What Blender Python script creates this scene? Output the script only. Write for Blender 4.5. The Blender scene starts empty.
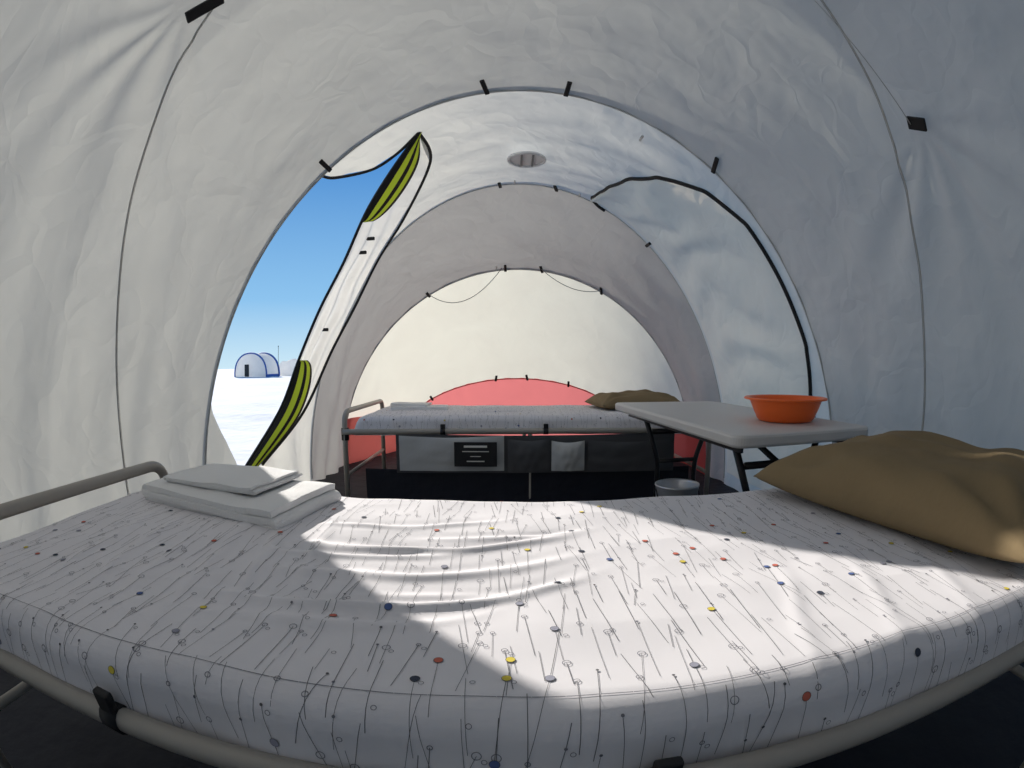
import bpy, math, random
from mathutils import Vector, noise, Matrix
random.seed(7)
R=math.radians
scene=bpy.context.scene
col=scene.collection
# ---------------------------------------------------------------- helpers
def nz(x,y=0,z=0): return noise.noise(Vector((x,y,z)))
def link(o):
    col.objects.link(o); return o
def mesh_obj(name,verts,faces,mats,midx=None,smooth=True):
    me=bpy.data.meshes.new(name); me.from_pydata([tuple(v) for v in verts],[],faces)
    for m in (mats if isinstance(mats,(list,tuple)) else [mats]): me.materials.append(m)
    if midx: me.polygons.foreach_set('material_index',midx)
    me.polygons.foreach_set('use_smooth',[smooth]*len(me.polygons))
    me.update()
    return link(bpy.data.objects.new(name,me))
def grid(name,f,nu,nv,m,closed_u=False):
    vs=[f(i/nu,j/nv) for j in range(nv+1) for i in range(nu+1)]
    fs=[(j*(nu+1)+i,j*(nu+1)+i+1,(j+1)*(nu+1)+i+1,(j+1)*(nu+1)+i) for j in range(nv) for i in range(nu)]
    return mesh_obj(name,vs,fs,m)
def catmull(pts,n=8):
    P=[Vector(p) for p in pts]; out=[]
    for i in range(len(P)-1):
        p0=P[max(i-1,0)];p1=P[i];p2=P[i+1];p3=P[min(i+2,len(P)-1)]
        for k in range(n):
            t=k/n
            out.append(0.5*((2*p1)+(p2-p0)*t+(2*p0-5*p1+4*p2-p3)*t*t+(3*p1-p0-3*p2+p3)*t**3))
    out.append(P[-1]); return out
def tube(name,pts,r,m,seg=10,smooth_n=0):
    P=catmull(pts,smooth_n) if smooth_n else [Vector(p) for p in pts]
    vs=[];fs=[];N=None
    for i,p in enumerate(P):
        t=(P[min(i+1,len(P)-1)]-P[max(i-1,0)]).normalized()
        if N is None:
            N=t.orthogonal().normalized()
        N=(N-t*N.dot(t)).normalized(); B=t.cross(N)
        for k in range(seg):
            a=2*math.pi*k/seg
            vs.append(p+(N*math.cos(a)+B*math.sin(a))*r)
    for i in range(len(P)-1):
        for k in range(seg):
            k2=(k+1)%seg
            fs.append((i*seg+k,i*seg+k2,(i+1)*seg+k2,(i+1)*seg+k))
    fs.append(tuple(range(seg))[::-1]); fs.append(tuple((len(P)-1)*seg+k for k in range(seg)))
    return mesh_obj(name,vs,fs,m)
def rpath(pts,r,n=6):
    P=[Vector(p) for p in pts]; out=[P[0]]
    for i in range(1,len(P)-1):
        a=(P[i-1]-P[i]).normalized();b=(P[i+1]-P[i]).normalized()
        s=P[i]+a*r;e=P[i]+b*r
        for k in range(n+1):
            t=k/n; out.append(s*(1-t)**2+P[i]*2*t*(1-t)+e*t*t)
    out.append(P[-1]); return out
def box(name,c,s,m,bev=0.004,rot=None,seg=3):
    hx,hy,hz=[q/2 for q in s]
    vs=[Vector((x,y,z)) for x in(-hx,hx) for y in(-hy,hy) for z in(-hz,hz)]
    fs=[(0,1,3,2),(4,6,7,5),(0,4,5,1),(2,3,7,6),(0,2,6,4),(1,5,7,3)]
    if rot: vs=[rot@v for v in vs]
    vs=[v+Vector(c) for v in vs]
    o=mesh_obj(name,vs,fs,m,smooth=False)
    if bev:
        b=o.modifiers.new('bevel','BEVEL'); b.width=bev;b.segments=seg
    return o
def group(name,objs,loc=(0,0,0)):
    e=bpy.data.objects.new(name,None); e.location=loc; e.empty_display_size=.1; link(e)
    for o in objs:
        o.parent=e
        o.matrix_parent_inverse=Matrix.Translation(-Vector(loc))
    return e
# ---------------------------------------------------------------- materials
def nt(name):
    m=bpy.data.materials.new(name); m.use_nodes=True
    t=m.node_tree; t.nodes.clear()
    out=t.nodes.new('ShaderNodeOutputMaterial'); return m,t,out
def bumpnode(t,scale,strength,dist=.01,stretch=None,detail=4):
    tc=t.nodes.new('ShaderNodeTexCoord'); mp=t.nodes.new('ShaderNodeMapping')
    if stretch: mp.inputs['Scale'].default_value=stretch
    n=t.nodes.new('ShaderNodeTexNoise'); n.inputs['Scale'].default_value=scale; n.inputs['Detail'].default_value=detail
    t.links.new(tc.outputs['Object'],mp.inputs[0]); t.links.new(mp.outputs[0],n.inputs['Vector'])
    b=t.nodes.new('ShaderNodeBump'); b.inputs['Strength'].default_value=strength; b.inputs['Distance'].default_value=dist
    t.links.new(n.outputs[0],b.inputs['Height']); return b,n
def mat(name,c,rough=.6,metal=0,bump=None,var=0,spec=.4):
    m,t,out=nt(name); p=t.nodes.new('ShaderNodeBsdfPrincipled')
    p.inputs['Base Color'].default_value=(*c,1);p.inputs['Roughness'].default_value=rough;p.inputs['Metallic'].default_value=metal
    p.inputs['Specular IOR Level'].default_value=spec
    t.links.new(p.outputs[0],out.inputs[0])
    s,st,d=bump if bump else (60,.08,.002)
    b,n=bumpnode(t,s,st,d); t.links.new(b.outputs[0],p.inputs['Normal'])
    if var:
        r=t.nodes.new('ShaderNodeMix'); r.data_type='RGBA'
        r.inputs['A'].default_value=(*[q*(1-var) for q in c],1); r.inputs['B'].default_value=(*[min(1,q*(1+var)) for q in c],1)
        t.links.new(n.outputs[0],r.inputs['Factor']); t.links.new(r.outputs['Result'],p.inputs['Base Color'])
    return m
def fabric(name,c,tc_,fac,bump=.35,var=.06):
    m,t,out=nt(name)
    d=t.nodes.new('ShaderNodeBsdfDiffuse'); tr=t.nodes.new('ShaderNodeBsdfTranslucent'); mx=t.nodes.new('ShaderNodeMixShader')
    b,n=bumpnode(t,3.2,bump,.05,detail=2.5)
    n.inputs['Distortion'].default_value=.5
    vr=t.nodes.new('ShaderNodeTexVoronoi'); vr.feature='DISTANCE_TO_EDGE'; vr.inputs['Scale'].default_value=3.0
    ad=t.nodes.new('ShaderNodeVectorMath'); ad.operation='MULTIPLY_ADD'
    tc=t.nodes.new('ShaderNodeTexCoord')
    n3=t.nodes.new('ShaderNodeTexNoise'); n3.inputs['Scale'].default_value=2.0; n3.inputs['Detail'].default_value=3
    t.links.new(tc.outputs['Object'],n3.inputs['Vector'])
    t.links.new(n3.outputs['Color'],ad.inputs[0]); ad.inputs[1].default_value=(1.2,1.2,1.2); t.links.new(tc.outputs['Object'],ad.inputs[2])
    t.links.new(ad.outputs[0],vr.inputs['Vector'])
    b3=t.nodes.new('ShaderNodeBump'); b3.inputs['Strength'].default_value=bump*.9; b3.inputs['Distance'].default_value=.04
    t.links.new(vr.outputs['Distance'],b3.inputs['Height']); t.links.new(b.outputs[0],b3.inputs['Normal'])
    b2,n2=bumpnode(t,600,.12,.001,detail=2)
    t.links.new(b3.outputs[0],b2.inputs['Normal'])
    for s,cc in((d,c),(tr,tc_)):
        r=t.nodes.new('ShaderNodeMix'); r.data_type='RGBA'
        r.inputs['A'].default_value=(*[q*(1-var) for q in cc],1); r.inputs['B'].default_value=(*[min(1,q*(1+var)) for q in cc],1)
        t.links.new(n.outputs[0],r.inputs['Factor']); t.links.new(r.outputs['Result'],s.inputs['Color'])
        t.links.new(b2.outputs[0],s.inputs['Normal'])
    mx.inputs[0].default_value=fac
    t.links.new(d.outputs[0],mx.inputs[1]);t.links.new(tr.outputs[0],mx.inputs[2]);t.links.new(mx.outputs[0],out.inputs[0])
    return m
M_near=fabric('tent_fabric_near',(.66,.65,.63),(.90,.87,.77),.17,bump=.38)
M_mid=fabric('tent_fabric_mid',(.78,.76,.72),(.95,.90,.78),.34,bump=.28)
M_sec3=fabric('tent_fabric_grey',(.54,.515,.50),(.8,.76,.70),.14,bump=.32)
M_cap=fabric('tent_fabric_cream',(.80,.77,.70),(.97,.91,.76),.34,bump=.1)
M_doorw=fabric('door_fabric_grey_white',(.72,.71,.69),(.93,.90,.84),.30,bump=.45)
M_door2=fabric('door_fabric_white',(.88,.85,.80),(1,.82,.62),.42,bump=.35)
M_red=fabric('tent_fabric_red',(.55,.11,.11),(.90,.26,.25),.37,bump=.1)
M_yel=fabric('hi_vis_yellow',(.72,.86,.08),(.80,.95,.08),.30,bump=.05)
M_hut=fabric('hut_white_fabric',(.88,.87,.84),(.97,.93,.88),.5,bump=.1)
M_seam=mat('seam_grey',(.28,.28,.28),.8)
M_black=mat('black_webbing',(.012,.012,.014),.6)
M_sheet=mat('bed_sheet',(.79,.765,.785),.9,bump=(900,.1,.0005),spec=.1)
M_ink=mat('print_ink',(.13,.13,.14),.9)
M_ring=mat('print_grey',(.20,.20,.23),.9)
M_dots=[mat('print_'+n,c,.9) for n,c in(('yellow',(.75,.60,.08)),('coral',(.60,.16,.11)),('blue',(.09,.14,.33)),('dark',(.05,.06,.09)),('grey',(.33,.33,.40)))]
M_tube=mat('cot_tube_beige',(.38,.35,.31),.4,.1)
M_pillow=mat('pillow_tan',(.26,.19,.105),.85,bump=(9,.25,.02),var=.08,spec=.15)
M_towel=mat('towel_terry',(.92,.91,.90),.95,bump=(300,.8,.005),spec=.1)
M_table=mat('table_plastic',(.64,.62,.60),.45,bump=(200,.12,.001))
M_leg=mat('table_leg_steel',(.03,.03,.033),.4,.4)
M_orange=mat('orange_plastic',(1.0,.17,.03),.35)
M_floor=mat('navy_groundsheet',(.010,.012,.022),.7,bump=(8,.4,.03))
M_steel=mat('enamel_steel',(.68,.69,.72),.3,.5)
M_canvas=mat('organizer_canvas',(.50,.50,.49),.8,bump=(30,.3,.005))
M_mesh=mat('organizer_mesh',(.075,.075,.08),.7,bump=(300,.6,.002))
M_cord=mat('cord_white',(.6,.6,.58),.8)
M_snow=mat('snow',(.80,.79,.79),.9,bump=(5,.45,.05),var=.07,spec=.1)
M_blue=mat('tent_blue',(.05,.13,.42),.7)
M_wt=mat('white_plastic',(.85,.85,.86),.8)
M_logo=mat('label_text',(.75,.72,.66),.6)
# ---------------------------------------------------------------- tent surface
CX=.05
RINGS=[(-2.2,.9,.03),(-1.9,1.3,1.3),(-1.3,1.62,2.2),(0,1.76,2.44),(1.1,1.72,2.38),(2.05,1.60,2.15),(3.3,1.51,2.13),(4.07,1.52,1.66),(4.9,1.22,.72),(5.2,.98,.02)]
def ring(y):
    for i in range(len(RINGS)-1):
        a=RINGS[i];b=RINGS[i+1]
        if y<=b[0]+1e-9:
            t=(y-a[0])/(b[0]-a[0]); t=max(0,t)
            return a[1]+(b[1]-a[1])*t, a[2]+(b[2]-a[2])*t
    return RINGS[-1][1:]
def T(y,p,off=0):
    a,H=ring(y); return Vector((CX-(a-off)*math.cos(p),y,max(0,(H-off))*math.sin(p)))
PI=math.pi
PULLS=((.90,.95),(1.0,2.38),(2.0,.95),(2.0,2.18),(2.0,1.44),(2.0,1.70))
def wr(y,p,k=1):
    z=math.sin(p)
    w=.022*nz(y*1.4,p*2.0,3)+.008*nz(y*4,p*2.6,9)
    q=p+.25*nz(y*.8,p,5)
    cr=.018*(abs(nz(y*4.5+2*q,p*1.1,1))-.2)*(1-.4*z)
    cr+=.014*(abs(nz(y*2.2-1.5*p,p*2.6+y,7))-.2)
    pl=.016*math.sin(y*22+4*nz(y*2,p*2,1))*math.exp(-z/.32)
    if y<2.4:
        for i,(cy,cp) in enumerate(PULLS):
            dy=y-cy; dp=(p-cp)*1.9; r=math.hypot(dy,dp)
            if r<1.6:
                dn=dp if cp>PI/2 else -dp
                a=math.atan2(dy,dn)
                wd=max(0,.15+.85*dn/(r+.02))
                amp=(.013 if i<2 else .005)*wd*min(1,r/.2)*math.exp(-(r/(1.1 if i<2 else .4))**2)
                pl+=amp*math.sin(a*(12 if i<2 else 8)+2.5*nz(r*1.5,a,i))
    return k*(w+pl+cr)
def section(name,y0,y1,off0,off1,m,ny=50,p0=0,p1=PI,npn=150,sag=.03,k=1):
    def f(u,v):
        y=y0+(y1-y0)*u; p=p0+(p1-p0)*v
        e=math.sin(PI*u)
        return T(y,p,off0+(off1-off0)*u+sag*e+wr(y,p,k)*min(1,5*u,5*(1-u))+(.004*math.sin(p*46+3*nz(p*3))*math.exp(-min(u,1-u)*14)))
    return grid(name,f,ny,npn,m)
def lip(name,y,o0,o1,m):
    return grid(name,lambda u,v:T(y,PI*v,o0+(o1-o0)*u),2,150,m)
parts=[]
parts.append(section('canopy_back_cap',-2.2,-1.3,0,0,M_near,30,sag=0))
parts.append(section('canopy_rear',-1.3,0,0,0,M_near,40,sag=.02))
def nearo(y): return .02*max(0,(y-1.1)/.95)+(.03*math.sin(PI*(y-1.1)/.95) if y>1.1 else 0)
def nearf(u,v):
    y=2.05*u; p=PI*v
    k=min(1,6*u,7*(1-u))
    return T(y,p,nearo(y)+wr(y,p)*k+.004*math.sin(p*46+3*nz(p*3))*math.exp(-(1-u)*18))
parts.append(grid('canopy_near',nearf,150,300,M_near))
parts.append(lip('arch_hem_1',2.05,.02,0,M_near))
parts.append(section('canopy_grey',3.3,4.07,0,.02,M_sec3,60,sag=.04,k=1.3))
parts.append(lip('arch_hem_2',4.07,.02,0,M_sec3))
parts.append(section('canopy_end_cap',4.07,4.9,0,0,M_cap,40,sag=-.03,k=.5))
parts.append(section('canopy_end_red',4.9,5.2,0,0,M_red,12,sag=0,k=.3))
L1=[(.10,2.05),(.13,2.5),(.263,3.02),(.478,3.17),(.65,3.2),(.818,3.16),(1.001,3.0),(1.15,2.78),(1.215,2.6),(1.235,2.25)]
YT=[(.943,2.05),(.965,2.15),(1.06,2.3),(1.15,2.32),(1.235,2.25)]
RT=[(.05,2.2),(.332,2.2),(.473,2.14),(.805,2.15),(.95,2.24),(1.083,2.42),(1.16,2.66),(1.20,2.88),(1.235,3.2)]
def pl(tab,x):
    if x<=tab[0][0]: return tab[0][1]
    for a,b in zip(tab,tab[1:]):
        if x<=b[0]:
            return a[1]+(b[1]-a[1])*(x-a[0])/(b[0]-a[0])
    return tab[-1][1]
def moff(q): return .02*q+.03*math.sin(PI*q)
def mid(y,p,o=0):
    q=(y-2.05)/1.25
    return T(y,p,moff(q)+wr(y,p)*max(0,min(1,5*q,5*(1-q)))+o)
def midpatch(name,p0,p1,ya,yb,npn,m=M_mid,ny=50):
    def f(u,v):
        p=p0+(p1-p0)*v; a=ya(p);b=yb(p); return mid(a+(b-a)*u,p)
    return grid(name,f,ny,npn,m)
A=lambda p:2.05
B=lambda p:3.3
parts.append(midpatch('canopy_mid_base',0,.10,A,B,8))
CN=[(.10,2.36),(.16,2.32),(.22,2.24),(.30,2.10),(.36,2.052)]
parts.append(midpatch('canopy_mid_corner',.10,.36,A,lambda p:pl(CN,p),20,ny=14,m=M_near))
parts.append(midpatch('canopy_mid_jamb',.10,1.235,lambda p:pl(L1,p),B,110))
parts.append(midpatch('canopy_mid_lintel',.943,1.235,A,lambda p:pl(YT,p),30,ny=20))
parts.append(midpatch('canopy_mid',1.235,PI-1.235,A,B,90))
parts.append(midpatch('canopy_mid_right',PI-1.235,PI-.05,A,lambda p:pl(RT,PI-p)+.012,140,ny=40))
parts.append(midpatch('canopy_mid_strip',PI-1.235,PI-.05,lambda p:3.235,B,110,ny=6))
parts.append(midpatch('canopy_mid_base_r',PI-.05,PI,A,B,4))
parts.append(lip('arch_hem_3',3.3,.02,0,M_mid))
def seam(name,fy,r=.004,off=.0,m=M_seam,p0=.02,p1=PI-.02,n=160,w=False):
    o=[]
    for i in range(n+1):
        p=p0+(p1-p0)*i/n; y=fy(p)
        o.append(T(y,p,off+((wr(y,p)+nearo(y)) if w else 0)))
    return tube(name,o,r,m,6)
parts.append(seam('seam_1',lambda p:1.50-.74*math.sin(p)**2,.0035,.0,M_near,w=True))
parts.append(seam('seam_1_stitch',lambda p:1.504-.74*math.sin(p)**2,.0008,.003,M_seam,w=True))
parts.append(seam('seam_2',lambda p:2.05,.005,.022,M_cord))
parts.append(seam('seam_3',lambda p:3.3,.005,.022,M_cord))
parts.append(seam('seam_4',lambda p:4.07,.005,.022,M_cord))
parts.append(seam('seam_5',lambda p:4.9,.006,0.005,M_red))
for s,nm in((0,'skirt_l'),(1,'skirt_r')):
    def f(u,v,s=s):
        y=(3.95 if s==0 else 3.6)+(.9 if s==0 else 1.25)*u; a,H=ring(y); zz=.42*v; p=math.asin(min(1,zz/H)); p=PI-p if s else p
        return T(y,p,.055)
    parts.append(grid(nm,f,20,10,M_red))
def clip(y,p,off,L=.085,w=.022,tilt=0):
    c=T(y,p,off+.006); tp=(T(y,p+.01,off)-T(y,p-.01,off)).normalized(); ty=(T(y+.01,p,off)-T(y-.01,p,off)).normalized()
    n=ty.cross(tp).normalized()
    rot=Matrix((tp,ty,n)).transposed()@Matrix.Rotation(tilt,3,'Z')
    return box('strap_clip',c,(w,L,.014),M_black,.004,rot)
for y,o,lst,L in((1.99,.035,(.97,1.46,1.70,2.16),.10),(3.24,.04,(.75,1.48,1.74,2.21),.085),(4.03,.035,(1.05,1.5,1.70,2.05),.075),(4.88,.01,(.8,1.4,1.65,2.0),.07)):
    for p in lst: parts.append(clip(y,p,o,L,tilt=random.uniform(-.3,.3)))
parts.append(clip(.93,.965,.045,.13,.045,1.9)); parts.append(clip(.98,2.375,.045,.075,.045,.5))
def cord(name,a,b,s,r=.003,m=None):
    a=Vector(a);b=Vector(b)
    return tube(name,[a.lerp(b,i/16)+Vector((0,0,-4*s*(i/16)*(1-i/16))) for i in range(17)],r,m or M_seam,5)
parts.append(cord('cord_1',T(4.0,1.05,.06),T(4.0,1.48,.06),.16))
parts.append(cord('cord_2',T(4.0,1.70,.06),T(4.0,2.05,.06),.07))
parts.append(cord('cord_3',T(.85,1.90,.07),T(1.0,2.37,.06),.0,.0022,M_cord))
for y,p in((3.18,1.55),(3.2,1.85),(2.15,1.95),(4.0,1.45)):
    parts.append(clip(y,p,.05,.05,.012)); parts[-1].data.materials.clear(); parts[-1].data.materials.append(M_cord)
tent=group('expedition_tent',parts)
# floor
N=40; ys=[-2.2+7.4*i/N for i in range(N+1)]
vs=[];fs=[]
for y in ys:
    a,_=ring(y)
    vs+= [(CX-a,y,0),(CX+a,y,0)]
for i in range(N): fs.append((2*i,2*i+1,2*i+3,2*i+2))
fl=mesh_obj('floor',vs,fs,M_floor,smooth=False)
sm=fl.modifiers.new('solid','SOLIDIFY'); sm.thickness=.02
# vent window in ceiling
def circ(c,r,n=40): return [Vector(c)+Vector((math.cos(2*PI*i/n)*r,math.sin(2*PI*i/n)*r,0)) for i in range(n+1)]
vc=(.085,2.72,2.045)
vp=[tube('vent_rim',circ(vc,.105),.010,M_wt,8)]
vp.append(mesh_obj('vent_pane',[Vector(v)-Vector((0,0,-.002)) for v in circ(vc,.10)[:-1]],[tuple(range(40))],M_wt))
for k in(-.03,.035): vp.append(box('vent_slat',(vc[0]+k,vc[1],vc[2]-.006),(.012,.17,.006),M_seam,.002))
window=group('window_1',vp)
# ---------------------------------------------------------------- right closed door
def dpt(p,u):
    y0=pl(RT,p); y=y0+(3.245-y0)*u
    puff=.035*math.sin(PI*u)**.6 if 0<u<1 else 0
    fold=(.014*math.sin(p*30+5*nz(y*2,p*4))+.020*nz(y*4,p*6,3)+.014*(abs(nz(y*7,p*9,8))-.2))*math.sin(PI*u)
    return mid(y,PI-p,.004+puff+fold)
d2=[grid('door_panel',lambda u,v:dpt(.05+(1.235-.05)*v,u),60,200,M_door2)]
RP=[]
for a,b in zip(RT,RT[1:]):
    for k in range(6): RP.append((a[0]+(b[0]-a[0])*k/6,a[1]+(b[1]-a[1])*k/6))
RP.append(RT[-1])
pp=[mid(y,PI-p,.012) for p,y in RP]; pp.append(mid(3.26,PI-1.20,.02)); pp.append(mid(3.28,PI-1.16,.02))
d2.append(tube('door_zip',pp,.011,M_black,8,3))
door2=group('door_2',d2)
# ---------------------------------------------------------------- left open door flap
L0=[T(2.25,1.235,.03),T(2.6,1.215,.03),T(3.0,1.001,.0),T(3.16,.818,.0),T(3.2,.65,.0),T(3.17,.478,.0),T(3.02,.263,.0),T(2.5,.13,.0)]
LL=[Vector(q) for q in((-.46,2.25,2.01),(-.44,2.50,1.95),(-.64,2.84,1.74),(-.84,3.00,1.51),(-.99,3.02,1.22),(-1.12,2.98,.96),(-1.27,2.83,.57),(-1.38,2.45,.31))]
FF=[Vector(q) for q in((-.46,2.25,2.01),(-.63,2.42,1.88),(-.81,2.60,1.71),(-.97,2.72,1.45),(-1.13,2.76,1.18),(-1.25,2.74,.90),(-1.34,2.64,.60),(-1.39,2.26,.32))]
C0=catmull(L0,12);C1=catmull(LL,12);C2=catmull(FF,12);n=len(C1)
def flap(u,v):
    x=v*(n-1);i=min(int(x),n-2);f=x-i
    a=C1[i].lerp(C1[i+1],f);b=C2[i].lerp(C2[i+1],f)
    c=a.lerp(b,u); s=math.sin(PI*u)*min(1,6*v)
    return c+Vector((-.05,.03,0))*s*.6+Vector((.5,-.4,.1))*(.045*math.sin(u*17+v*5+2*nz(v*6,u))+.04*nz(u*4,v*10,2))*s
def back(u,v):
    x=v*(n-1);i=min(int(x),n-2);f=x-i
    a=C0[i].lerp(C0[i+1],f);b=C1[i].lerp(C1[i+1],f)
    s=math.sin(PI*u)*min(1,6*v)
    return a.lerp(b,u)+Vector((.3,-.1,.1))*.06*nz(u*3,v*9)*s
d1=[grid('door_flap',flap,60,200,M_doorw),grid('door_gusset',back,20,150,M_mid)]
d1.append(tube('door_zip_hinge',C1,.009,M_black,8)); d1.append(tube('door_zip_free',C2,.009,M_black,8))
def wprof(v):
    if v<.32: return .62*math.sin(PI*min(1,v/.32))**.35
    if v>.72: return .85*math.sin(PI*min(1,(v-.72)/.34))**.45
    return 0
def tapept(s,v):
    x=v*(n-1);i=min(int(x),n-2);f=x-i
    a=C1[i].lerp(C1[i+1],f);b=C2[i].lerp(C2[i+1],f)
    return b.lerp(a,s)+Vector((.018,-.022,-.004))
for k,(s0,s1,m) in enumerate(((0,.20,M_black),(.20,.46,M_yel),(.46,.64,M_black),(.64,.86,M_yel),(.86,1.0,M_black))):
    def f(u,v,s0=s0,s1=s1):
        w=wprof(v); s=(s0+(s1-s0)*u)*w
        return tapept(s,v)+Vector((.02,-.02,0))*math.sin(PI*min(1,s/max(w,.01)))*w
    d1.append(grid('zip_tape_%d'%k,f,5,150,m))
hem=[mid(y,p,.004) for p,y in YT]
d1.append(tube('door_zip_lintel',hem,.008,M_black,8,6))
for v in(.36,.40,.64):
    c=flap(.5,v); d1.append(box('flap_toggle',c+Vector((.03,-.04,0)),(.05,.02,.02),M_black,.005))
door1=group('door_1',d1)
# ---------------------------------------------------------------- cot with patterned sheet
YB,YF=1.115,.335
def bow(x): return -.115*(x-.05)**2
PR=[(YB,.44)]+[(YB,.50)]+[(YB-.04+.04*math.cos(a),.50+.045*math.sin(a)) for a in [PI/2*i/6 for i in range(1,7)]]
PR+=[(YF+.05,.545)]+[(YF+.05-.045*math.sin(a),.505+.04*math.cos(a)) for a in [PI/2*i/6 for i in range(1,7)]]+[(YF-.002,.440)]
cum=[0]
for a,b in zip(PR,PR[1:]): cum.append(cum[-1]+math.hypot(a[0]-b[0],a[1]-b[1]))
VL=cum[-1]; X0,X1=-.97,1.07
def prof(s):
    s=max(0,min(VL,s))
    for i in range(len(cum)-1):
        if s<=cum[i+1]+1e-9:
            t=(s-cum[i])/(cum[i+1]-cum[i]); a=PR[i];b=PR[i+1]
            return a[0]+(b[0]-a[0])*t,a[1]+(b[1]-a[1])*t
RG=[(.50,.006,.013,-.22,.17),(.555,.010,.011,-.16,.22),(.60,.004,.008,-.05,.12),(.655,.009,.014,-.14,.20),(.72,.007,.010,-.24,.15),(.765,.010,.013,-.13,.21),(.83,.004,.009,-.02,.13),(.88,.006,.012,-.20,.16)]
def ridges(x,y):
    h=0
    for i,(yk,amp,w,xc,ext) in enumerate(RG):
        d=x-xc
        yc=yk+1.1*max(0,d)**2+.18*d*d*(1 if d<0 else 0)+.08*d+.014*nz(x*6,i*3.7)
        e=(y-yc)/(w*(1+.5*nz(x*5,i)))
        h+=amp*math.exp(-(d/ext)**4)*(.75+.7*nz(x*7,i*2.3))*(math.exp(-e*e)-.35*math.exp(-((e-1.9)/1.2)**2))
    for i in range(6):
        xc=-.72+.085*i
        d=x-(xc-.20*(y-.6)+.012*nz(y*5,i)); h+=.0050*math.exp(-(d/.013)**2)*math.exp(-((y-.62-.02*i)/.2)**2)*(.7+.7*nz(y*6,i*3))
    for i in range(4):
        xc=.36+.14*i
        d=x-(xc+.35*(y-.5)+.015*nz(y*6,i*2)); h+=.0022*math.exp(-(d/.015)**2)*math.exp(-((y-.5)/.16)**2)
    h+=.005*(.25-abs(nz(x*3.2+y*2,y*5.5-x*1.3,6)))
    return h
def S(x,s):
    y,z=prof(s)
    top=max(0,min(1,(z-.485)/.05))
    xn=(x-.05)/1.02
    sag=.002*(1-xn*xn)*top
    h=.005*nz(x*3,y*3,1)+.003*nz(x*9,y*7,4)
    z+=sag+top*(h+ridges(x,y))
    fy=-.006*nz(x*5,z*8,2)-.004*math.sin(x*22+3*nz(x*3,z*4))
    if y<YF+.05: y+=fy*min(1,(YF+.05-y)/.03)
    e=max(0,(abs(x-.05)-.97)/.05); f=math.sqrt(max(0,1-e*e))
    z=.44+(z-.44)*f if z>.44 else z
    y=.69+(y-.69)*(1-.05*e*e)
    y+=bow(x)*max(0,min(1,(1.0-y)/.65))
    return Vector((x,y,z))
NU,NV=380,230
sheet=grid('sheet_cover',lambda u,v:S(X0+(X1-X0)*u,VL*v),NU,NV,M_sheet)
def SN(x,s,off=.0009):
    p=S(x,s); dx=S(x+.002,s)-S(x-.002,s); ds=S(x,s+.002)-S(x,s-.002)
    n=dx.cross(ds)
    if n.length<1e-12: return p
    n.normalize()
    if n.z<0 and abs(n.z)>.2: n=-n
    if abs(n.z)<=.2 and (n.y>0)==(p.y<.6): n=-n
    return p+n*off
dv=[];df=[];dm=[]
def strip(x0,s0,x1,s1,w,mi=0):
    L=math.hypot(x1-x0,s1-s0); k=max(2,int(L/.012)); tx,ts=(x1-x0)/L,(s1-s0)/L
    base=len(dv)
    for i in range(k+1):
        t=i/k; cx=x0+(x1-x0)*t;cs=s0+(s1-s0)*t
        dv.append(SN(cx-ts*w/2,cs+tx*w/2)); dv.append(SN(cx+ts*w/2,cs-tx*w/2))
    for i in range(k):
        df.append((base+2*i,base+2*i+1,base+2*i+3,base+2*i+2)); dm.append(mi)
def disc(x,s,r,mi):
    base=len(dv)
    for i in range(12):
        a=2*PI*i/12; dv.append(SN(x+r*math.cos(a),s+r*math.sin(a),.0013))
    df.append(tuple(range(base,base+12))); dm.append(mi)
def ringd(x,s,r,w,mi):
    base=len(dv)
    for i in range(12):
        a=2*PI*i/12
        dv.append(SN(x+r*math.cos(a),s+r*math.sin(a),.0011)); dv.append(SN(x+(r-w)*math.cos(a),s+(r-w)*math.sin(a),.0011))
    for i in range(12):
        j=(i+1)%12; df.append((base+2*i,base+2*j,base+2*j+1,base+2*i+1)); dm.append(mi)
sA=.05; sB=VL-.01
cols=72
for c in range(cols):
    s=sA+random.uniform(0,.05)
    xb=X0+.05+(X1-X0-.1)*(c+.5)/cols
    while s<sB-.03:
        L=random.uniform(.04,.12); a=random.gauss(0,.11)
        x0=xb+random.uniform(-.013,.013); s1=min(sB,s+L); x1=x0+math.tan(a)*L
        x1=max(X0+.03,min(X1-.03,x1))
        strip(x0,s,x1,s1,random.choice((.0005,.0006,.0007)),0)
        r=random.random()
        q=random.uniform(.2,.8) if random.random()<.4 else 0
        px,ps=x0+(x1-x0)*q,s+(s1-s)*q
        if .03<ps<VL-.015:
            if r<.11: disc(px,ps,.0048,2+random.choices(range(5),(5,6,2,4,4))[0]); ringd(px,ps,.0054,.0008,0)
            elif r<.50: ringd(px,ps,random.choice((.0030,.0038,.005)),.0009,1)
            elif r<.72: disc(px,ps,.0018,random.choice((0,1)))
        if random.random()<.25:
            ringd(px+.007,min(ps+.007,VL-.02),.003,.0007,1)
        s+=L*random.uniform(.5,1.05)
sh=cum[9]-.004
for i in range(60):
    xa=X0+.06+(X1-X0-.12)*i/60; xb=X0+.06+(X1-X0-.12)*(i+1)/60
    strip(xa,sh,xb-.0005,sh,.0010,1)
prt=mesh_obj('sheet_print',dv,df,[M_ink,M_ring]+M_dots,dm,smooth=True)
YR=.318
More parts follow.
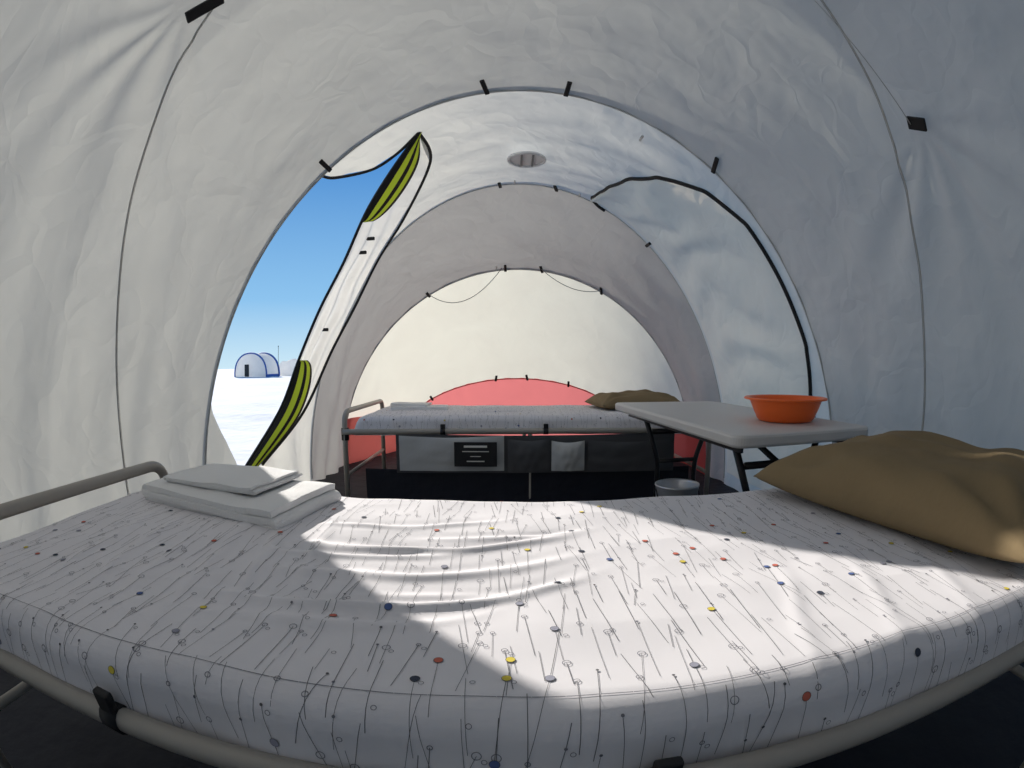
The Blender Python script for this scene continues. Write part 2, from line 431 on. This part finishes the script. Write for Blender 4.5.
def cot_frame():
    o=[]
    o.append(tube('side_rail',[(-1.03+2.16*i/40,YR+bow(-1.03+2.16*i/40)*.8,.460) for i in range(41)],.017,M_tube,14))
    o.append(tube('side_rail',[(-1.03,1.135,.455),(1.13,1.135,.455)],.017,M_tube,14))
    for x in(-1.02,1.12):
        o.append(tube('end_loop',rpath([(x,1.16,.0),(x,1.16,.575),(x,.225,.575),(x,.225,0)],.08,10),.016,M_tube,14))
        o.append(tube('end_bar',[(x,1.16,.2),(x,.225,.2)],.012,M_tube,10))
    o.append(tube('mid_leg',rpath([(.05,1.135,.44),(.05,1.135,0.014),(.05,YR,0.014),(.05,YR,.44)],.06),.013,M_tube,10))
    for x in(-.45,.14,.85):
        yr=YR+bow(x)*.8
        o.append(tube('strap',[(x-.014,yr,.460),(x+.014,yr,.460)],.020,M_black,12))
        o.append(box('strap_grip',(x,yr-.006,.486),(.028,.014,.034),M_black,.004))
        o.append(tube('strap',[(x-.016,1.135,.455),(x+.016,1.135,.455)],.020,M_black,12))
    def deck(u,v):
        x=-.98+2.06*u
        y0=YR+bow(x)*.8; return Vector((x,y0+(1.12-y0)*v,.446-.006*math.sin(PI*v)))
    o.append(grid('canvas_deck',deck,30,6,M_mesh))
    for x in(-1.02,1.12):
        for y in(.232,1.15): o.append(tube('corner_joint',[(x,y,.41),(x,y,.48)],.023,M_black,12))
    return o
fr=cot_frame()
cot=group('camp_cot',[sheet,prt]+fr)
objs=[]
for o in [sheet,prt]+fr:
    c=bpy.data.objects.new(o.name+'_b',o.data); link(c)
    for md in o.modifiers:
        q=c.modifiers.new(md.name,md.type); q.width=md.width; q.segments=md.segments
    objs.append(c)
org=[]
fx=.262
def panel(name,x0,x1,z0,z1,m,bul,y=fx):
    def f(u,v):
        x=x0+(x1-x0)*u
        return Vector((x,y+.02+bow(x)*.5-bul*math.sin(PI*u)*(1-v)**.5*(v+.25)-.006*nz(u*6,v*4,x0),z0+(z1-z0)*v-.012*math.sin(PI*u)*v))
    return grid(name,f,24,18,m)
org.append(panel('organizer_back',-.72,.90,.22,.45,M_mesh,.0,.272))
org.append(panel('organizer_pocket_1',-.70,-.10,.235,.44,M_canvas,.03))
org.append(panel('organizer_pocket_2',-.08,.16,.225,.42,M_mesh,.05))
org.append(panel('organizer_pocket_3',.17,.36,.235,.41,M_canvas,.07,.252))
org.append(panel('organizer_pocket_4',.38,.88,.225,.41,M_mesh,.03))
org.append(box('brand_label',(-.26,.226,.34),(.24,.004,.14),M_black,.001))
for k in range(4): org.append(box('label_text_%d'%k,(-.26,.2225,.385-.028*k),((.13,.15,.06,.10)[k],.002,(.012,.005,.004,.006)[k]),M_logo,.0))
org.append(box('valance',(.05,.31,.12),(1.95,.006,.22),M_floor,.002))
cot2=group('camp_cot.001',objs+org)
cot2.location=(.06,2.53,.010); cot2.rotation_euler=(0,0,R(1.0))
# ---------------------------------------------------------------- pillows
def pillow(name,loc,rot,L,W,TH,seed):
    def f(u,v,sgn):
        a=2*u-1;b=2*v-1
        ed=(max(0,1-abs(a)**3.4)*max(0,1-abs(b)**3.4))**.5
        px=a*L/2*(1-.06*(1-b*b)*abs(a)**4)
        py=b*W/2*(1-.07*(1-a*a)*b**4)
        w=.014*nz(a*1.8+seed,b*1.8)+.006*nz(a*4+seed,b*4,2)
        for (ca,cb) in((-1,-1),(1,-1),(-1,1),(1,1)):
            dx,dy=a-ca,b-cb; rr=math.hypot(dx,dy)
            w+=.008*math.sin(math.atan2(dy,dx)*9+seed)*math.exp(-((rr-.5)/.28)**2)
        w+=.005*math.sin(a*9+b*4+seed)*math.exp(-((abs(b)-.85)/.2)**2)
        z=TH*(ed*(.66 if sgn>0 else .34))*sgn+(w*ed*1.4 if sgn>0 else 0)
        return Vector((px,py,z))
    n=70; vs=[];fs=[]
    for sgn in(1,-1):
        b0=len(vs)
        for j in range(n+1):
            for i in range(n+1): vs.append(f(i/n,j/n,sgn))
        for j in range(n):
            for i in range(n):
                q=(b0+j*(n+1)+i,b0+j*(n+1)+i+1,b0+(j+1)*(n+1)+i+1,b0+(j+1)*(n+1)+i)
                fs.append(q if sgn>0 else q[::-1])
    o=mesh_obj(name,vs,fs,M_pillow)
    wmod=o.modifiers.new('weld','WELD'); wmod.merge_threshold=.0005
    o.location=loc;o.rotation_euler=rot
    return o
p1=pillow('pillow',(.885,.740,.598),(R(3),R(0),R(-79)),.77,.47,.145,1)
p2=pillow('pillow.001',(.84,3.36,.590),(0,0,R(8)),.60,.42,.115,5)
# ---------------------------------------------------------------- folded towels
def towel(name,loc,rz,w,d,layers,g,seed):
    path=[]
    for k in range(layers):
        xa,xb=(-w/2,w/2) if k%2==0 else (w/2,-w/2)
        z=g*k+g/2; jit=random.uniform(-.006,.006)
        for i in range(17):
            t=i/16; path.append((xa+(xb-xa)*t+jit,z+.0025*nz(t*4+seed,k)))
        if k<layers-1:
            for a in range(1,8):
                an=PI*a/8; s=1 if xb>0 else -1
                path.append((xb+s*math.sin(an)*g*.7+jit,z+g/2-math.cos(an)*g/2))
    ny=40; H=layers*g
    def f(u,v):
        i=u*(len(path)-1); i0=min(int(i),len(path)-2); t=i-i0
        x=path[i0][0]*(1-t)+path[i0+1][0]*t; z=path[i0][1]*(1-t)+path[i0+1][1]*t
        y=(v-.5)*d
        x+=.006*nz(y*7+seed,z*40)
        y+= .005*nz(x*6,z*60+seed)+.004*math.sin(z*200+seed)
        z+= (.006*nz(x*5+seed,y*5)+.003*nz(x*14,y*14+seed))*(z/H)-.004*(abs(2*v-1)**6)*(z/H)
        return Vector((x,y,z))
    o=grid(name,f,len(path)-1,ny,M_towel)
    s=o.modifiers.new('solid','SOLIDIFY'); s.thickness=g*.88; s.offset=0
    b=o.modifiers.new('bev','BEVEL'); b.width=g*.36; b.segments=5; b.limit_method='ANGLE'; b.angle_limit=R(50)
    o.location=loc;o.rotation_euler=(0,0,rz); return o
t1=towel('folded_towel',(-.63,.965,.541),R(-11),.42,.25,3,.0155,1)
t2=towel('folded_towel.001',(-.655,1.00,.588),R(-6),.28,.20,3,.0060,2)
t3=towel('folded_towel.002',(-.62,3.30,.550),R(4),.36,.22,2,.015,3)
t4=towel('folded_towel.003',(-.68,3.31,.581),R(-4),.24,.18,2,.008,4)
# ---------------------------------------------------------------- folding table
TZ=.645
tp=[]
def rrect(W,L,r,n=8):
    o=[]
    for cx,cy,a0 in((W/2-r,L/2-r,0),(-W/2+r,L/2-r,PI/2),(-W/2+r,-L/2+r,PI),(W/2-r,-L/2+r,3*PI/2)):
        for i in range(n+1): a=a0+PI/2*i/n; o.append((cx+r*math.cos(a),cy+r*math.sin(a)))
    return o
def slab(name,W,L,r,z0,z1,bev,m):
    vs=[];fs=[]
    lay=[(z0,bev),(z0+bev*.3,bev*.3),(z0+bev,0),(z1-bev,0),(z1-bev*.3,bev*.3),(z1,bev)]
    for z,ins in lay: vs+=[(x,y,z) for x,y in rrect(W-2*ins,L-2*ins,r-ins)]
    k=len(rrect(W,L,r))
    for i in range(len(lay)-1):
        for j in range(k): j2=(j+1)%k; fs.append((i*k+j,i*k+j2,(i+1)*k+j2,(i+1)*k+j))
    fs.append(tuple(range(k))[::-1]); fs.append(tuple((len(lay)-1)*k+j for j in range(k)))
    return mesh_obj(name,vs,fs,m,smooth=False)
tp.append(slab('table_top',.62,1.36,.045,-.042,0,.010,M_table))
tp.append(box('apron_l',(-.24,0,-.055),(.012,1.2,.03),M_leg,.002)); tp.append(box('apron_r',(.24,0,-.055),(.012,1.2,.03),M_leg,.002))
for s in(-1,1):
    y=s*.47
    for x in(-.20,.20):
        tp.append(tube('leg',rpath([(x,y,-.045),(x*.55,y+s*.01,-.30),(x*.55,y+s*.03,-TZ+.012)],.05),.0135,M_leg,10))
    tp.append(tube('leg_foot',[(-.235,y+s*.03,-TZ+.014),(.235,y+s*.03,-TZ+.014)],.014,M_leg,10))
    tp.append(tube('leg_bar',[(-.15,y+s*.01,-.14),(.15,y+s*.01,-.14)],.014,M_leg,8))
    tp.append(tube('leg_bar',[(-.11,y+s*.01,-.30),(.11,y+s*.01,-.30)],.012,M_leg,8))
    tp.append(tube('leg_brace',[(0,y+s*.01,-.14),(0,y-s*.28,-.05)],.012,M_leg,8))
    tp.append(tube('leg_top_bar',[(-.24,y,-.055),(.24,y,-.055)],.018,M_leg,8))
tab=group('folding_table',tp); tab.location=(.92,2.05,TZ); tab.rotation_euler=(0,0,R(4.5))
# ---------------------------------------------------------------- lathe objects
def lathe(name,pr,m,n=56):
    vs=[];fs=[]
    for r,z in pr:
        for k in range(n): a=2*PI*k/n; vs.append((r*math.cos(a),r*math.sin(a),z))
    for i in range(len(pr)-1):
        for k in range(n):
            k2=(k+1)%n; fs.append((i*n+k,i*n+k2,(i+1)*n+k2,(i+1)*n+k))
    fs.append(tuple(range(n))[::-1]); fs.append(tuple((len(pr)-1)*n+k for k in range(n)))
    return mesh_obj(name,vs,fs,m)
bowl=lathe('plastic_basin',[(.100,0),(.110,.002),(.118,.010),(.135,.045),(.149,.078),(.153,.081),(.171,.082),(.173,.086),(.169,.090),(.153,.089),(.147,.082),(.131,.045),(.113,.012),(.105,.006)],M_orange)
bowl.location=(1.045,1.68,TZ+.001)
bk=[lathe('bucket_body',[(.085,0),(.087,.004),(.102,.30),(.106,.303),(.106,.31),(.100,.31),(.097,.30),(.083,.01)],M_steel)]
bk.append(tube('bucket_handle',[(-.104,0,.29),(-.10,-.05,.25),(-.06,-.10,.22),(0,-.118,.21),(.06,-.10,.22),(.10,-.05,.25),(.104,0,.29)],.003,M_leg,6,6))
bk.append(tube('bucket_band',[(math.cos(2*PI*i/40)*.0965,math.sin(2*PI*i/40)*.0965,.18) for i in range(41)],.003,M_steel,6))
bucket=group('metal_bucket',bk); bucket.location=(.76,2.15,0)
# ---------------------------------------------------------------- outside
def snowf(u,v):
    r=1.0+ (260)*u**3; a=2*PI*v
    x=math.cos(a)*r; y=1.5+math.sin(a)*r
    z=-.03
    if r>4.5:
        k=min(1,(r-4.5)/3)
        z+= (.07*nz(x*.25,y*.25)+.06*nz(x*.9,y*.9,4)+.04*nz(x*2.6,y*2.6,8))*k -.02
    return Vector((x,y,z))
snow=grid('snow_ground',snowf,170,260,M_snow)
def hut(name):
    o=[]; L=2.6;W=3.3;H=2.05
    def f(u,v):
        a=PI*v; yy=-W/2*math.cos(a); z=H*math.sin(a)**.75
        return Vector((L*(u-.5),yy,z))
    o.append(grid('barrel_shell',f,30,32,M_hut))
    for sx in(-1,1):
        ed=[f(0 if sx<0 else 1,i/32) for i in range(33)]
        o.append(mesh_obj('end_wall',ed,[tuple(range(33))],M_hut,smooth=False))
    for u,r in((0,.07),(1,.13)):
        o.append(tube('arch_trim',[f(u,i/32) for i in range(33)],r,M_blue,6))
    o.append(box('door_leaf',(-L/2-.04,.35,.55),(.06,.45,1.05),M_leg,.02))
    o.append(box('base_trim_r',(0,-W/2-.02,.10),(L,.06,.24),M_blue,.01))
    return group(name,o)
h=hut('arched_hut'); h.location=(-22.4,39.5,-.02); h.rotation_euler=(0,0,R(92))
bank=grid('snow_bank',lambda u,v:Vector((-22.6+3.0*u,44.5+.5*math.sin(u*3)+(v-.5)*2.0,-.1+1.85*math.sin(PI*v)**.6*(math.sin(PI*u)**.2)*(.9+.15*nz(u*5,v*3)))),60,16,M_hut)
f1=group('marker_pole',[tube('pole',[(0,0,0),(0,0,2.7)],.02,M_leg,6),box('pole_cap',(0,0,2.7),(.06,.06,.12),M_leg,.01)]); f1.location=(-20.4,40,-.1)
# ---------------------------------------------------------------- light
sd=bpy.data.lights.new('sun','SUN'); sd.energy=6.6; sd.angle=R(.55); sd.color=(1,.955,.885)
so=link(bpy.data.objects.new('sun',sd)); d=Vector((.57,-.82,-.4245)); so.rotation_euler=d.to_track_quat('-Z','Y').to_euler(); so.location=(-8,12,6)
w=bpy.data.worlds.new('sky'); scene.world=w; w.use_nodes=True; t=w.node_tree; t.nodes.clear()
out=t.nodes.new('ShaderNodeOutputWorld'); bg=t.nodes.new('ShaderNodeBackground'); tc=t.nodes.new('ShaderNodeTexCoord'); sp=t.nodes.new('ShaderNodeSeparateXYZ'); cr=t.nodes.new('ShaderNodeValToRGB')
t.links.new(tc.outputs['Generated'],sp.inputs[0]); t.links.new(sp.outputs['Z'],cr.inputs[0]); t.links.new(cr.outputs[0],bg.inputs[0]); t.links.new(bg.outputs[0],out.inputs[0])
e=cr.color_ramp.elements; e[0].position=0; e[0].color=(.60,.81,.93,1); e[1].position=.9; e[1].color=(.06,.14,.32,1)
q=cr.color_ramp.elements.new(.13); q.color=(.27,.55,.86,1)
q=cr.color_ramp.elements.new(.4); q.color=(.08,.28,.66,1)
bg.inputs[1].default_value=1.0
# ---------------------------------------------------------------- camera
cd=bpy.data.cameras.new('camera'); co=link(bpy.data.objects.new('camera',cd)); scene.camera=co
co.location=(0,0,.85); co.rotation_euler=(R(90-2.2),0,0)
cd.lens=13; cd.sensor_width=36; cd.sensor_height=27; cd.clip_start=.01; cd.clip_end=1000
cd.type='PANO'
FL=500*36/1024
for tgt in (cd,getattr(cd,'cycles',None)):
    if tgt is None: continue
    try:
        tgt.panorama_type='FISHEYE_EQUISOLID'; tgt.fisheye_lens=FL; tgt.fisheye_fov=R(200)
    except Exception as ex: pass
scene.view_settings.view_transform='Standard'
scene.view_settings.exposure=0
